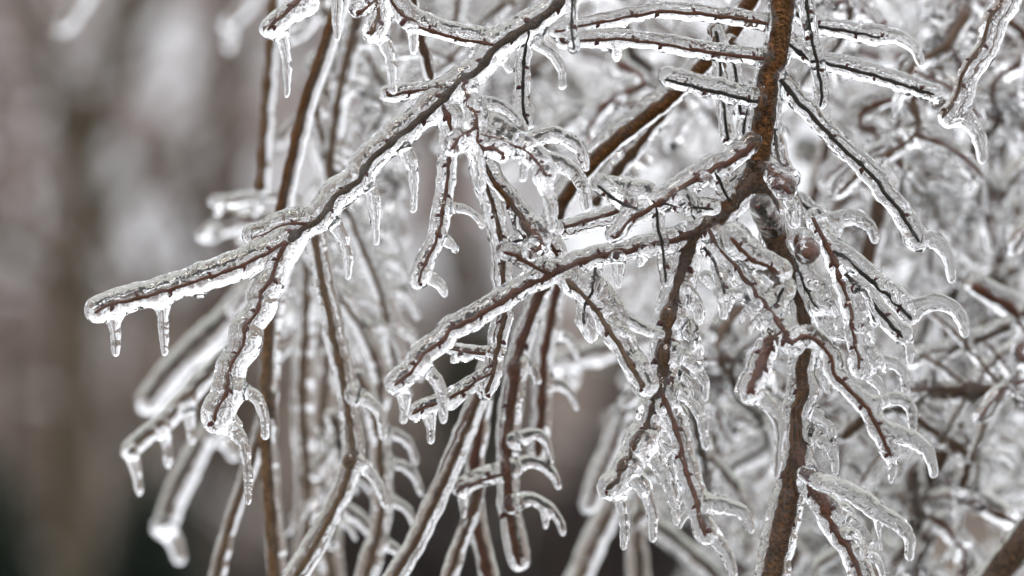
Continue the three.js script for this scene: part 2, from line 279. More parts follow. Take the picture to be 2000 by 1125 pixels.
// ---------------------------------------------------------------- the sharp branches
branch({ label: 'slender ice-coated branch reaching diagonally down to the left, two icicles under its tip', paths: [
  { w: Z(0, 4, [[1240, -120, 11], [1165, -55, 10], [1102, 0, 9], [1032, 52, 9], [969, 91, 8.5], [934, 136, 8], [885, 171, 8], [853, 206, 8], [808, 241, 8], [769, 276, 7.5], [724, 311, 7], [696, 357, 7], [657, 383, 7], [631, 422, 7.5], [595, 443, 8], [562, 473, 8]]), ice: [27, 30], tone: 'grey', off: [-2, -4], back: 0.5, gap: 9 },
  { w: Z(4, 10, [[562, 473, 7], [511, 500, 4.5], [439, 530, 4.5], [375, 551, 4.5], [298, 575, 4.5], [214, 596, 4.5], [185, 610, 3.5]]), ice: [30, 27], off: [2, -4], gap: 9 },
  { w: Z(4, 9, [[562, 473, 6], [540, 509, 4.5], [532, 545, 4.5], [512, 570, 4.5], [505, 605, 4.5], [481, 637, 4.5], [472, 679, 4], [449, 721, 4], [443, 766, 4], [424, 800, 4], [420, 823, 3.5]]), ice: [32, 31], off: [2, 0], gap: 7 },
  { w: Z(4, 2, [[600, 436, 5], [568, 438, 4.5], [541, 446, 4], [520, 459, 4], [493, 467, 3.5]]), ice: [24, 22], off: [-2, -8], gap: 7 },
  { w: Z(0, -4, [[890, 170, 4], [830, 176, 4], [790, 181, 4], [756, 186, 4]]), ice: [18, 17], off: [-2, -2] },
  { w: Z(0, 5, [[972, 88, 5], [920, 79, 4.5], [867, 66, 4.5], [815, 49, 4], [785, 28, 4], [760, -10, 4]]), ice: [22, 22], off: [2, -8] },
  { w: Z(-2, -8, [[1032, 55, 4], [1024, 105, 4], [1021, 161, 4], [1021, 210, 4], [1030, 243, 3]]), ice: [17, 16], tone: 'dark' },
  { w: Z(0, 8, [[862, 202, 5], [880, 240, 4.5], [876, 320, 4.5], [867, 405, 4.5], [853, 471, 4.5], [832, 510, 4], [817, 550, 3.5]]), ice: [21, 19], off: [-3, 0] },
  { w: Z(2, 14, [[905, 168, 4], [922, 205, 4], [930, 243, 4], [900, 268, 4], [880, 291, 4]]), ice: [24, 20], gap: 4 },
  { w: Z(6, 16, [[928, 235, 4], [936, 285, 5], [965, 292, 5.5], [985, 302, 4]]), ice: [22, 20], gap: 4 },
  { w: Z(8, 18, [[940, 262, 3], [990, 280, 3], [1036, 300, 3], [1066, 345, 4.5]]), ice: [22, 24], gap: 3 },
], drips: [
  [1, Z(9, 9, [[226, 606, 20], [223, 630, 14], [226, 662, 10], [226, 688, 8]])], [1, Z(8, 8, [[314, 580, 24], [318, 606, 15], [320, 645, 10], [321, 687, 8]])],
  [0, Z(3, 6, [[638, 425, 22], [653, 438, 16], [670, 468, 12], [679, 502, 10], [679, 540, 8]])], [0, Z(3, 6, [[708, 346, 20], [722, 366, 15], [731, 400, 12], [733, 438, 10], [735, 474, 7]])], [0, Z(3, 6, [[778, 278, 20], [793, 296, 15], [806, 332, 12], [809, 372, 9], [807, 410, 7]])],
  [2, Z(8, 12, [[450, 758, 18], [480, 764, 14], [503, 780, 13], [516, 814, 11], [518, 852, 9]])], [2, Z(8, 4, [[424, 815, 22], [452, 836, 17], [474, 866, 13], [484, 925, 10], [485, 980, 7]])], [2, Z(9, 2, [[448, 770, 16], [446, 800, 12], [462, 830, 12]])],
  [0, Z(0, -4, [[1050, 60, 16], [1048, 84, 12], [1077, 105, 11], [1097, 136, 10], [1098, 168, 8]])], [5, Z(5, 8, [[786, 30, 18], [803, 52, 14], [808, 78, 10], [808, 102, 8]])],
  [7, Z(5, 9, [[872, 408, 15], [895, 407, 11], [915, 412, 9], [934, 426, 8], [942, 442, 7.5]])], [7, Z(6, 9, [[860, 458, 15], [876, 474, 11], [888, 486, 9]])], [7, Z(8, 10, [[822, 540, 17], [843, 545, 13], [860, 557, 10], [868, 574, 8]])],
  [8, Z(8, 10, [[930, 205, 18], [965, 204, 15], [995, 220, 13], [1018, 250, 12], [1026, 280, 10]])], [9, Z(8, 14, [[930, 232, 20], [972, 240, 16], [1004, 262, 14], [1022, 304, 12], [1021, 348, 9]])], [10, Z(8, 10, [[1030, 280, 20], [1070, 264, 17], [1100, 268, 15], [1130, 290, 14], [1144, 328, 9]])],
  [10, Z(12, 16, [[1046, 305, 20], [1085, 316, 17], [1115, 332, 15], [1138, 362, 14], [1146, 405, 10]])], [9, Z(12, 20, [[905, 278, 20], [926, 296, 15], [936, 330, 13], [938, 370, 10]])], [10, Z(18, 22, [[1062, 345, 22], [1070, 375, 16], [1076, 405, 13], [1078, 446, 9]])],
  [0, Z(0, -3, [[965, 105, 14], [985, 118, 10], [994, 138, 7]])], [8, Z(2, 0, [[880, 225, 22], [900, 235, 20]])],
] });

branch({ label: 'thick brown iced stem forking at centre right into drooping ice-laden twigs', paths: [
  { w: Z(0, 0, [[1546, -170, 25], [1536, -70, 23], [1528, 0, 22], [1522, 75, 21], [1504, 150, 21], [1495, 210, 21], [1486, 275, 22], [1480, 335, 22]]), ice: [30, 31], off: [0, 0], back: 0.42, gap: 22, lump: 0.1 },
  { w: Z(0, 6, [[1482, 330, 20], [1462, 361, 16], [1426, 393, 14], [1405, 421, 14], [1372, 447, 14], [1354, 470, 13], [1340, 505, 11], [1325, 550, 8], [1313, 604, 9], [1302, 655, 11], [1298, 700, 12], [1294, 758, 10], [1278, 790, 7], [1268, 820, 6], [1255, 848, 6], [1230, 895, 6], [1208, 937, 6], [1187, 953, 5]]), ice: [33, 31], name: 'limb', tone: 'stem', gap: 5, lump: 0.3, back: 0.35, off: [3, 0] },
  { w: Z(0, -8, [[1482, 335, 22], [1490, 372, 18], [1507, 418, 16], [1511, 460, 18], [1523, 492, 18], [1540, 522, 14], [1555, 565, 11], [1565, 600, 11], [1571, 640, 12], [1572, 680, 11], [1566, 720, 11], [1567, 762, 11], [1556, 818, 12], [1558, 880, 13], [1549, 925, 16], [1535, 1002, 17], [1517, 1075, 17], [1506, 1130, 17], [1496, 1220, 18]]), ice: [27, 36], name: 'limb', tone: 'stem', gap: 12, back: 0.3, off: [0, 0] },
  { w: Z(2, 14, [[1500, 45, 5], [1420, 33, 5], [1339, 24, 4.5], [1285, 24, 4.5], [1210, 36, 4], [1120, 54, 3.5], [1084, 62, 3.5]]), ice: [18, 17], off: [0, -3], gap: 9 },
  { w: Z(2, 12, [[1492, 115, 5], [1390, 102, 4.5], [1300, 87, 4], [1225, 77, 4], [1150, 78, 4], [1099, 83, 3.5]]), ice: [20, 18], off: [0, -3], gap: 9 },
  { w: Z(4, 14, [[1480, 197, 4.5], [1390, 177, 4.5], [1300, 153, 4]]), ice: [21, 20], off: [0, -6], tone: 'dark', gap: 12 },
  { w: Z(6, 16, [[1470, 282, 8], [1441, 307, 7.5], [1405, 325, 7], [1369, 343, 7], [1330, 367, 6.5], [1288, 397, 6.5], [1255, 415, 6], [1228, 433, 5], [1198, 467, 4]]), ice: [22, 22], off: [0, -5], back: 0.5 },
  { w: Z(13, 12, [[1252, 413, 4.5], [1210, 394, 4.5], [1168, 362, 4]]), ice: [23, 20], off: [2, -6], tone: 'dark' },
  { w: Z(13, 10, [[1292, 397, 3.5], [1345, 403, 3.5], [1393, 409, 3]]), ice: [20, 18], tone: 'dark', gap: 12 },
  { w: Z(12, 10, [[1281, 398, 4], [1284, 436, 4], [1292, 470, 4], [1297, 505, 3.5], [1300, 552, 3]]), ice: [14, 14], tone: 'dark', gap: 12 },
  { w: Z(9, 4, [[1396, 336, 3.5], [1412, 368, 3.5], [1424, 394, 3]]), ice: [19, 18], tone: 'dark', gap: 12 },
  { w: Z(11, 7, [[1334, 364, 3], [1345, 394, 3], [1356, 428, 3]]), ice: [18, 16], tone: 'dark', gap: 12 },
  { w: Z(4, -6, [[1235, 404, 5], [1210, 412, 5], [1150, 430, 4.5], [1085, 449, 4]]), ice: [20, 20], off: [0, 3], gap: 8 },
  { w: Z(4, 20, [[1352, 455, 8], [1315, 469, 7], [1255, 484, 7], [1180, 499, 7], [1129, 514, 7], [1075, 533, 8], [1030, 557, 7], [1000, 577, 7], [964, 597, 6], [916, 626, 6], [880, 645, 5.5], [862, 668, 5.5], [829, 690, 5], [805, 725, 5], [772, 752, 4]]), ice: [22, 25], off: [-1, -2], back: 0.5, gap: 6 },
  { w: Z(11, 20, [[1072, 533, 5.5], [1036, 515, 5], [1009, 500, 5], [984, 492, 4]]), ice: [20, 20], off: [0, -3] },
  { w: Z(10, 16, [[1108, 549, 6], [1119, 558, 7], [1150, 587, 6], [1195, 650, 6.5], [1240, 722, 7], [1258, 757, 6]]), ice: [24, 26], off: [5, -3], back: 0.6, tone: 'pale', gap: 9 },
  { w: Z(9, 12, [[1164, 522, 4], [1156, 569, 4], [1142, 600, 3.5], [1141, 634, 3.5]]), ice: [14, 15], tone: 'dark', gap: 9 },
  { w: Z(0, -10, [[1540, 88, 5], [1595, 117, 5], [1670, 137, 4.5], [1760, 164, 4.5], [1823, 184, 4]]), ice: [19, 19], off: [2, -4], tone: 'dark', gap: 10 },
  { w: Z(-4, -12, [[1532, 8, 5], [1570, 36, 4.5], [1610, 54, 4], [1670, 63, 4], [1718, 74, 3.5]]), ice: [20, 19], off: [2, -2], tone: 'dark', gap: 9 },
  { w: Z(2, -6, [[1524, 155, 6], [1556, 197, 5.5], [1595, 236, 5.5], [1640, 282, 5], [1694, 334, 5], [1733, 381, 5], [1763, 420, 5], [1795, 472, 4.5]]), ice: [18, 23], off: [2, -2], tone: 'dark', gap: 14, back: 0.4 },
  { w: Z(6, -4, [[1566, -90, 4], [1574, 0, 4], [1586, 75, 4], [1598, 135, 4], [1604, 180, 4], [1600, 207, 3]]), ice: [16, 15], tone: 'dark', gap: 10 },
  { w: Z(-2, 4, [[1508, 250, 5], [1525, 325, 5], [1545, 350, 4]]), ice: [18, 20], tone: 'grey' },
  { w: Z(2, 16, [[1504, 330, 5], [1530, 360, 5], [1532, 368, 5]]), ice: [22, 24], gap: 4 },
  { w: Z(2, 24, [[1510, 445, 5], [1500, 428, 5], [1486, 400, 4]]), ice: [24, 25], off: [0, 0], back: 0, tone: 'dark' },
  { w: Z(14, 20, [[1520, 532, 5], [1498, 520, 5], [1470, 505, 5], [1446, 485, 5], [1428, 464, 5]]), ice: [26, 31], off: [2, -3], gap: 5 },
  { w: Z(6, 18, [[1384, 446, 5], [1405, 481, 5], [1435, 517, 5.5], [1465, 558, 6], [1482, 584, 6], [1511, 619, 6], [1535, 650, 6], [1548, 672, 5]]), ice: [22, 26], off: [2, 0], gap: 5 },
  { w: Z(8, 14, [[1496, 622, 4], [1515, 590, 4], [1532, 562, 4]]), ice: [26, 26], gap: 5, tone: 'dark' },
  { w: Z(6, 14, [[1378, 484, 4], [1399, 520, 4], [1417, 573, 3.5]]), ice: [15, 15], tone: 'dark', gap: 10 },
  { w: Z(20, 14, [[1548, 668, 5], [1575, 657, 5], [1603, 672, 4.5], [1624, 703, 4.5], [1632, 735, 5], [1655, 757, 5], [1680, 782, 5], [1698, 805, 5], [1717, 838, 5], [1729, 864, 5], [1741, 892, 4]]), ice: [24, 18], off: [2, -1] },
  { w: Z(-4, 8, [[1590, 425, 5], [1604, 459, 5], [1625, 495, 7], [1640, 534, 6], [1654, 575, 5], [1664, 620, 5], [1672, 675, 5], [1680, 722, 4]]), ice: [22, 22], off: [4, 0], gap: 5 },
  { w: Z(0, -6, [[1628, 490, 5], [1658, 513, 5], [1700, 546, 5], [1739, 579, 5], [1779, 622, 4.5]]), ice: [21, 24], off: [3, -4], tone: 'dark', gap: 10 },
  { w: Z(-8, -12, [[1560, 395, 4], [1595, 422, 4], [1630, 453, 4]]), ice: [20, 20], tone: 'dark', gap: 10 },
  { w: Z(4, 0, [[1650, 535, 5], [1685, 569, 5], [1712, 602, 5], [1740, 635, 5], [1763, 658, 4]]), ice: [19, 20], off: [2, 0], tone: 'dark', gap: 9 },
  { w: Z(-4, 4, [[1545, 500, 4], [1563, 535, 4], [1580, 570, 4], [1600, 602, 3.5]]), ice: [24, 26], off: [8, 0], tone: 'dark', gap: 8 },
  { w: Z(0, 16, [[1560, 470, 6], [1576, 490, 7], [1574, 500, 7]]), ice: [24, 25], gap: 4 },
  { w: Z(10, 22, [[1536, 652, 5], [1505, 660, 8], [1491, 697, 9], [1477, 730, 8], [1461, 770, 5]]), ice: [24, 26], gap: 4, off: [0, 0] },
  { w: Z(8, 18, [[1296, 770, 6], [1308, 805, 6], [1325, 850, 6], [1335, 901, 6], [1350, 945, 6], [1364, 994, 6], [1377, 1045, 5]]), ice: [22, 22], off: [3, 0], gap: 8 },
  { w: Z(-4, 10, [[1556, 880, 9], [1569, 915, 8], [1588, 959, 7.5], [1611, 990, 7], [1628, 1026, 7], [1656, 1069, 7], [1674, 1108, 6], [1690, 1160, 6], [1710, 1230, 6]]), ice: [26, 27], off: [2, -2], gap: 5, lump: 0.3 },
], drips: [
  [4, Z(8, 9, [[1204, 88, 16], [1204, 104, 11], [1205, 115, 7]])], [17, Z(-10, -10, [[1818, 182, 14], [1830, 196, 9]])],
  [18, Z(-12, -14, [[1700, 66, 19], [1745, 70, 17], [1772, 82, 14], [1790, 100, 11], [1798, 124, 8]])],
  [19, Z(-6, -6, [[1786, 462, 22], [1808, 466, 19], [1832, 474, 17], [1851, 505, 13], [1858, 546, 8]])], [19, Z(-6, -6, [[1786, 468, 18], [1793, 484, 12]])],
  [31, Z(-12, -14, [[1612, 440, 20], [1640, 428, 19], [1672, 424, 17], [1698, 442, 13], [1709, 468, 8]])],
  [30, Z(-6, -8, [[1770, 612, 22], [1800, 596, 19], [1830, 590, 17], [1862, 602, 15], [1880, 628, 12], [1884, 652, 9]])],
  [32, Z(0, 0, [[1765, 650, 18], [1776, 672, 11], [1777, 704, 8]])],
  [13, Z(20, 21, [[776, 752, 22], [786, 768, 14], [790, 796, 10], [788, 820, 9]])], [13, Z(19, 22, [[815, 708, 22], [838, 726, 15], [856, 750, 13], [866, 785, 11], [866, 820, 9]])], [13, Z(10, 10, [[1206, 505, 18], [1207, 532, 12], [1207, 556, 7]])], [13, Z(9, 9, [[1262, 490, 16], [1250, 512, 9]])],
  [15, Z(12, 8, [[1160, 560, 26], [1192, 590, 22], [1222, 622, 15], [1262, 645, 11], [1290, 652, 10]])], [16, Z(12, 12, [[1142, 628, 17], [1152, 650, 13], [1156, 662, 9]])],
  [1, Z(5, 10, [[1312, 615, 24], [1345, 640, 15], [1362, 680, 12], [1368, 710, 8]])], [1, Z(6, 10, [[1305, 690, 24], [1340, 700, 15], [1362, 722, 12], [1378, 750, 10], [1377, 780, 7]])], [1, Z(6, 14, [[1298, 750, 24], [1325, 764, 16], [1352, 788, 12], [1370, 818, 11], [1379, 872, 8]])],
  [1, Z(7, 12, [[1200, 948, 24], [1212, 975, 15], [1220, 1018, 11], [1218, 1068, 7]])], [1, Z(8, 14, [[1230, 915, 24], [1258, 955, 16], [1274, 1000, 12], [1276, 1052, 8]])], [1, Z(8, 16, [[1256, 868, 26], [1288, 908, 18], [1308, 945, 14], [1318, 990, 11], [1322, 1022, 8]])],
  [27, Z(8, 12, [[1378, 540, 14], [1398, 562, 11], [1411, 592, 10], [1413, 616, 8.5]])], [27, Z(12, 16, [[1415, 575, 14], [1436, 574, 12], [1455, 586, 11], [1467, 606, 9.5], [1471, 622, 8]])], [27, Z(6, 8, [[1345, 565, 13], [1360, 583, 9], [1368, 602, 8], [1368, 618, 7]])],
  [35, Z(20, 22, [[1466, 764, 24], [1492, 782, 17], [1514, 808, 14], [1524, 840, 12], [1521, 880, 9], [1517, 930, 7]])],
  [36, Z(15, 18, [[1360, 985, 24], [1392, 984, 20], [1425, 990, 16], [1452, 1002, 13], [1466, 1034, 9]])], [36, Z(18, 20, [[1374, 1035, 22], [1398, 1052, 16], [1418, 1080, 12], [1430, 1112, 10], [1434, 1134, 8]])],
  [37, Z(6, 12, [[1572, 925, 15], [1600, 938, 20], [1640, 952, 19], [1676, 970, 20], [1716, 1000, 19], [1754, 1022, 16], [1775, 1050, 13], [1777, 1086, 9]])], [37, Z(4, 6, [[1605, 985, 22], [1645, 1008, 16], [1680, 1035, 13], [1700, 1070, 9]])], [37, Z(10, 12, [[1713, 1010, 10], [1718, 1050, 4], [1721, 1072, 4]])],
  [2, Z(-4, 2, [[1574, 800, 20], [1604, 818, 12], [1622, 836, 10], [1627, 858, 7]])], [2, Z(-4, 3, [[1572, 840, 20], [1602, 858, 14], [1626, 882, 12], [1633, 922, 8]])],
  [28, Z(14, 15, [[1738, 885, 18], [1744, 905, 11], [1741, 938, 7]])], [28, Z(14, 16, [[1715, 835, 22], [1745, 846, 20], [1780, 858, 17], [1808, 878, 14], [1820, 902, 11], [1823, 925, 9]])], [28, Z(15, 12, [[1690, 792, 18], [1722, 784, 15], [1756, 778, 14], [1778, 796, 12], [1784, 836, 8]])],
  [29, Z(8, 8, [[1680, 720, 18], [1710, 708, 14], [1742, 708, 13], [1764, 728, 12], [1770, 765, 8]])], [29, Z(8, 10, [[1672, 705, 16], [1700, 735, 13], [1722, 760, 10], [1728, 790, 9]])], [33, Z(2, 2, [[1594, 595, 22], [1618, 640, 18], [1640, 652, 14], [1660, 655, 12]])],
  [22, Z(10, 6, [[1535, 372, 22], [1550, 400, 18], [1552, 432, 14]])], [6, Z(8, 2, [[1260, 375, 24], [1215, 366, 22], [1185, 362, 18]])],
], fans: [[1, 9, 0.4, 0.98, 1, [45, 80], 10], [1, 4, 0.6, 0.95, -1, [35, 55], 9], [2, 8, 0.35, 0.75, 1, [45, 85], 10], [25, 5, 0.3, 0.9, -1, [35, 60], 9], [29, 5, 0.3, 0.95, 1, [40, 70], 10], [33, 3, 0.3, 0.9, 1, [40, 70], 11], [36, 4, 0.3, 0.95, -1, [35, 60], 9], [37, 5, 0.2, 0.75, 1, [55, 90], 11], [15, 3, 0.3, 0.9, 1, [40, 60], 9], [6, 4, 0.2, 0.7, 1, [30, 50], 9], [30, 3, 0.3, 0.8, 1, [35, 55], 9], [19, 2, 0.5, 0.8, 1, [30, 45], 8]] });
// ---------------------------------------------------------------- twigs close to the sharp plane
branch({ label: 'small twig hanging from the top edge with one long thin icicle', paths: [
  { w: Z(4, 4, [[640, -70, 6], [612, -25, 5.5], [587, 0, 5], [552, 31, 5], [523, 58, 4]]), ice: [24, 21], off: [2, 0], tone: 'red' },
], drips: [[0, Z(4, 4, [[545, 48, 20], [552, 75, 14], [560, 122, 10], [561, 186, 7]])], [0, Z(4, 2, [[575, 20, 20], [600, 16, 16], [612, 10, 12]])]] });
branch({ label: 'knobbly bud-tipped twig at the top edge carrying a bent icicle', paths: [
  { w: Z(2, 10, [[715, -90, 5], [728, -30, 5], [733, 0, 5], [739, 31, 5], [725, 68, 5]]), ice: [24, 24], gap: 3.5, off: [3, 0] },
  { w: Z(5, 10, [[732, 5, 4], [712, 15, 4], [694, 24, 5]]), ice: [20, 16], gap: 4 },
], drips: [[0, Z(10, 10, [[735, 62, 20], [750, 82, 14], [763, 118, 11], [768, 178, 7]])], [0, Z(0, -4, [[676, -30, 14], [660, 0, 12], [658, 40, 10], [659, 74, 7]])]] });
branch({ label: 'long upright iced twig dangling behind the centre, ending above the low icicles', h: 0.6, paths: [
  { w: Z(-8, -4, [[935, 290, 5], [949, 366, 5], [967, 420, 5], [979, 480, 5.5], [983, 549, 6], [983, 620, 6], [971, 680, 5.5], [961, 731, 5], [948, 765, 4]]), ice: [22, 21], off: [-2, 0] },
  { w: Z(-4, -14, [[961, 728, 4], [890, 770, 4], [805, 808, 4]]), ice: [18, 17], off: [0, -2] },
  { w: Z(-10, -14, [[968, 688, 4], [920, 688, 4], [876, 680, 3.5]]), ice: [15, 14] },
], drips: [[1, Z(-12, -12, [[838, 812, 16], [841, 835, 10], [841, 860, 8]])], [2, Z(-12, -12, [[900, 696, 14], [884, 704, 8]])], [1, Z(-12, -12, [[900, 770, 16], [880, 790, 12]])]] });
branch({ label: 'rust-brown twig slanting into a knot of lumpy ice at the centre', h: 0.55, paths: [
  { w: Z(-2, 6, [[905, 250, 6], [930, 292, 6], [949, 326, 6.5], [976, 368, 7], [1006, 408, 7.5], [1033, 446, 7.5], [1050, 470, 6]]), ice: [18, 22], tone: 'stem', off: [6, -2], back: 0.6 },
  { w: Z(2, 8, [[1008, 412, 3], [1010, 440, 3], [1022, 466, 3], [1000, 472, 4]]), ice: [12, 12], tone: 'dark' },
  { w: Z(6, 14, [[1035, 450, 4], [1052, 468, 4], [1048, 486, 4], [1030, 496, 4]]), ice: [24, 22], gap: 2.5 },
  { w: Z(4, 2, [[1045, 455, 4], [1075, 478, 4], [1090, 500, 4]]), ice: [24, 20], gap: 3 },
], drips: [[3, Z(4, 0, [[1060, 440, 22], [1085, 446, 18]])]] });
branch({ label: 'dark thin twig hanging straight down across the two level twigs', h: 0.55, paths: [
  { w: Z(20, 22, [[1112, -90, 3.5], [1118, 0, 3.5], [1117, 50, 3.5], [1121, 98, 3]]), ice: [13, 12], tone: 'dark', gap: 14 } ] });
[[[[1398, 60], [1405, 110], [1410, 180], [1422, 275]], 'dark twig in a clear sleeve hanging left of the thick stem'], [[[1425, 80], [1434, 125], [1438, 150], [1446, 225]], 'short dark twig in clear ice nearest the thick stem'], [[[1462, 170], [1458, 215], [1452, 250], [1456, 275]], 'dark twig half hidden by the side of the thick stem']].forEach(([w, label], i) =>
  branch({ label, h: 0.6, paths: [{ w: Z(-14 - i * 3, -18, w.map(p => [...p, 4])), ice: [16, 15], tone: 'dark', gap: 12 }] }));
branch({ label: 'thick brown branch crossing diagonally behind the level twigs', h: 0.8, paths: [
  { w: Z(-30, -44, [[1520, -110, 16], [1468, -5, 15], [1426, 69, 14], [1372, 129, 13], [1315, 186, 13], [1255, 234, 13], [1195, 282, 13], [1150, 327, 13], [1105, 385, 12], [1088, 430, 11], [1075, 500, 10], [1060, 570, 10]]), ice: [25, 24], tone: 'stem', off: [-3, -8], back: 0.5, gap: 16 },
  { w: Z(-46, -50, [[1300, 215, 7], [1264, 262, 7], [1232, 300, 9], [1200, 340, 9], [1160, 400, 8]]), ice: [24, 24], tone: 'stem', off: [-5, -4] },
], drips: [] });
branch({ label: 'reddish twig in thick ice reaching down from the top right corner', h: 0.7, paths: [
  { w: Z(-16, -12, [[1985, -80, 6], [1957, 0, 5.5], [1937, 33, 5.5], [1916, 93, 5.5], [1882, 144, 5.5], [1868, 192, 5], [1842, 231, 4.5]]), ice: [27, 24], off: [12, 2], back: 0.5 },
], drips: [[0, Z(-12, -16, [[1852, 226, 22], [1876, 226, 19], [1898, 244, 17], [1914, 275, 14], [1919, 312, 11]])]] });

// ---------------------------------------------------------------- blurred shoots behind
const shoot = (label, z0, w, wr, ice, o = {}) => { const z = z0 * 1.5, pts = Z(z, z - 7, w.map(p => [p[0], p[1], p[2] ?? wr])); return branch({ name: 'ice_coated_shoot', category: 'twig', label, h: o.h ?? 1.0, k: 1.6, amp: 0.35, paths: [{ w: pts, ice, off: o.off, tone: o.tone ?? 'pale', beads: o.beads ?? 14, back: o.back, gap: o.gap ?? 9 }, ...(o.side ?? []).map(s => ({ w: Z(z, z - 4, s.map(p => [p[0], p[1], p[2] ?? 4])), ice: [ice[1] * 0.8, ice[1] * 0.75], tone: o.tone ?? 'red' }))], drips: [...hooks(0, pts, o.hook ?? [], o.hr ?? 12), ...(o.drips ?? []).map(d => [0, Z(z, z, d)])] }); };
shoot('soft-focus iced shoot with reddish nodes hanging below the diagonal branch', -26, [[612, 440], [626, 530], [648, 640], [670, 735], [682, 820], [686, 905], [655, 990], [605, 1080], [555, 1160]], 7, [22, 24], { h: 0.8, z1: -30, gap: 11, drips: [[[692, 770, 20], [726, 788, 13], [744, 815, 11], [748, 852, 9]], [[690, 900, 22], [716, 916, 14], [738, 946, 11], [752, 985, 10]]] });
shoot('olive-brown bare-looking stem beside the two hanging icicles at upper left', -38, [[690, -90], [655, 20], [622, 120], [603, 172], [587, 230], [566, 320], [549, 410], [540, 480]], 11, [17, 16], { tone: 'stem', off: [8, 0] });
shoot('thin pale brown stem farthest to the upper left', -70, [[540, -80], [534, 0], [526, 100], [519, 200], [512, 300], [509, 375]], 9, [14, 13], { tone: 'pale', off: [5, 0] });
shoot('tall tan stem running down to the bottom edge below the left fork', -48, [[548, 500], [530, 600], [521, 720], [518, 850], [527, 1000], [540, 1170]], 12, [20, 20], { tone: 'pale', off: [6, 0] });
shoot('blurred iced twig with three short icicles at lower left', -52, [[450, 690], [392, 748], [320, 826], [275, 862], [250, 884]], 5, [22, 20], { drips: [[[256, 880, 18], [266, 920, 11], [272, 962, 8]], [[318, 832, 18], [326, 870, 10], [328, 908, 8]], [[366, 780, 18], [372, 830, 11], [374, 862, 9]]] });
shoot('broad soft iced twig above the three short icicles', -110, [[545, 490], [455, 610], [400, 665], [350, 710], [285, 790]], 3, [28, 30], { h: 1.3 });
shoot('pale blurred twig ending in a curled icicle at the bottom left', -110, [[430, 830], [400, 860], [350, 955], [322, 1030]], 3, [24, 25], { h: 1.3, drips: [[[318, 1030, 26], [338, 1050, 18], [350, 1090, 15]], [[420, 850, 24], [444, 866, 16], [456, 890, 14]]] });
shoot('short level iced twig poking left beside the olive stem', -80, [[552, 383], [480, 390], [415, 397]], 4, [13, 12], { h: 1.0, beads: 5, drips: [[[430, 400, 12], [425, 418, 8]], [[505, 392, 13], [498, 420, 7]]] });
shoot('blurred lump-ended twig under the short level one', -110, [[545, 425], [470, 438], [410, 452]], 4, [15, 19], { h: 1.1, beads: 5, drips: [[[420, 455, 18], [395, 462, 12]], [[480, 440, 17], [470, 470, 9]], [[520, 430, 16], [530, 462, 8]]], side: [[[500, 432], [455, 418], [425, 424]]] });
shoot('narrow iced shoot leaning at the bottom left of the tan stem', -55, [[530, 770], [505, 860], [482, 935], [455, 1010], [436, 1080], [415, 1170]], 7, [16, 17], { tone: 'pale' });
shoot('iced shoot slanting left to the bottom edge below the paired icicles', -26, [[958, 700], [935, 770], [910, 838], [880, 910], [850, 980], [805, 1070], [750, 1160]], 6, [20, 21], { h: 0.8, tone: 'stem', gap: 10 });
shoot('rusty upright shoot with two arched icicles on its right side', -28, [[1066, 545, 9], [1040, 610, 9.5], [1014, 690, 10], [998, 790, 10], [990, 900, 9.5], [993, 990, 9], [1004, 1060, 8], [1014, 1104, 6]], 12, [22, 24], { h: 0.75, z1: -30, tone: 'red', gap: 14, side: [[[985, 925], [940, 938], [895, 958]]], drips: [[[1000, 915, 20], [1032, 900, 13], [1066, 914, 12], [1084, 932, 10], [1090, 950, 8]], [[1002, 985, 20], [1036, 974, 14], [1072, 992, 12], [1092, 1018, 10], [1099, 1042, 8]], [[1064, 992, 11], [1066, 1028, 7]], [[1008, 862, 20], [1044, 846, 12], [1066, 862, 10], [1076, 898, 8]], [[902, 958, 14], [905, 985, 9], [906, 1008, 7]], [[1010, 720, 20], [1036, 714, 11], [1050, 745, 9]]] });
shoot('rusty shoot running parallel just left of the arched icicles', -40, [[945, 770], [932, 860], [925, 930], [928, 1010], [945, 1090], [962, 1170]], 9, [18, 20], { tone: 'red', gap: 16 });
shoot('short iced twig at the bottom edge between two rusty shoots', -36, [[935, 940], [918, 1015], [892, 1080], [865, 1170]], 5, [16, 17], { tone: 'stem' });
shoot('brown shoot behind the arched icicles with small hooks', -46, [[1092, 545], [1072, 640], [1060, 720], [1058, 800], [1048, 890]], 8, [22, 22], { tone: 'red', hook: [[0.3, 1, 70], [0.6, 1, 80]] });
shoot('pale out-of-focus level twig with two small icicles at centre', -110, [[1345, 640], [1230, 672], [1130, 698], [1040, 716]], 4, [24, 24], { h: 1.3, drips: [[[1082, 708, 18], [1085, 748, 10]], [[1118, 700, 18], [1121, 748, 11]]] });
shoot('pale blurred shoot below the left end of the drooping limb', -85, [[1235, 770], [1190, 880], [1150, 990]], 5, [20, 24], { h: 1.2 });
shoot('blurred iced twig sloping to the bottom edge under the limb tip', -95, [[1215, 950], [1160, 1060], [1115, 1170]], 6, [26, 26], { h: 1.3 });
shoot('upright blurred twig at the bottom edge beneath the icicle fan', -85, [[1255, 960], [1242, 1060], [1250, 1170]], 5, [22, 24], { h: 1.3 });
shoot('blurred twig sloping right below the icicle fan', -95, [[1225, 990], [1320, 1060], [1420, 1150]], 5, [22, 24], { h: 1.3 });
shoot('brown speckled stem among the comb of icicles at upper left', -62, [[712, -60], [690, 60], [664, 180], [645, 320], [650, 470]], 8, [18, 20], { tone: 'pale', hook: [[0.3, 1, 80], [0.5, 1, 90], [0.7, 1, 80], [0.85, 1, 90]] });
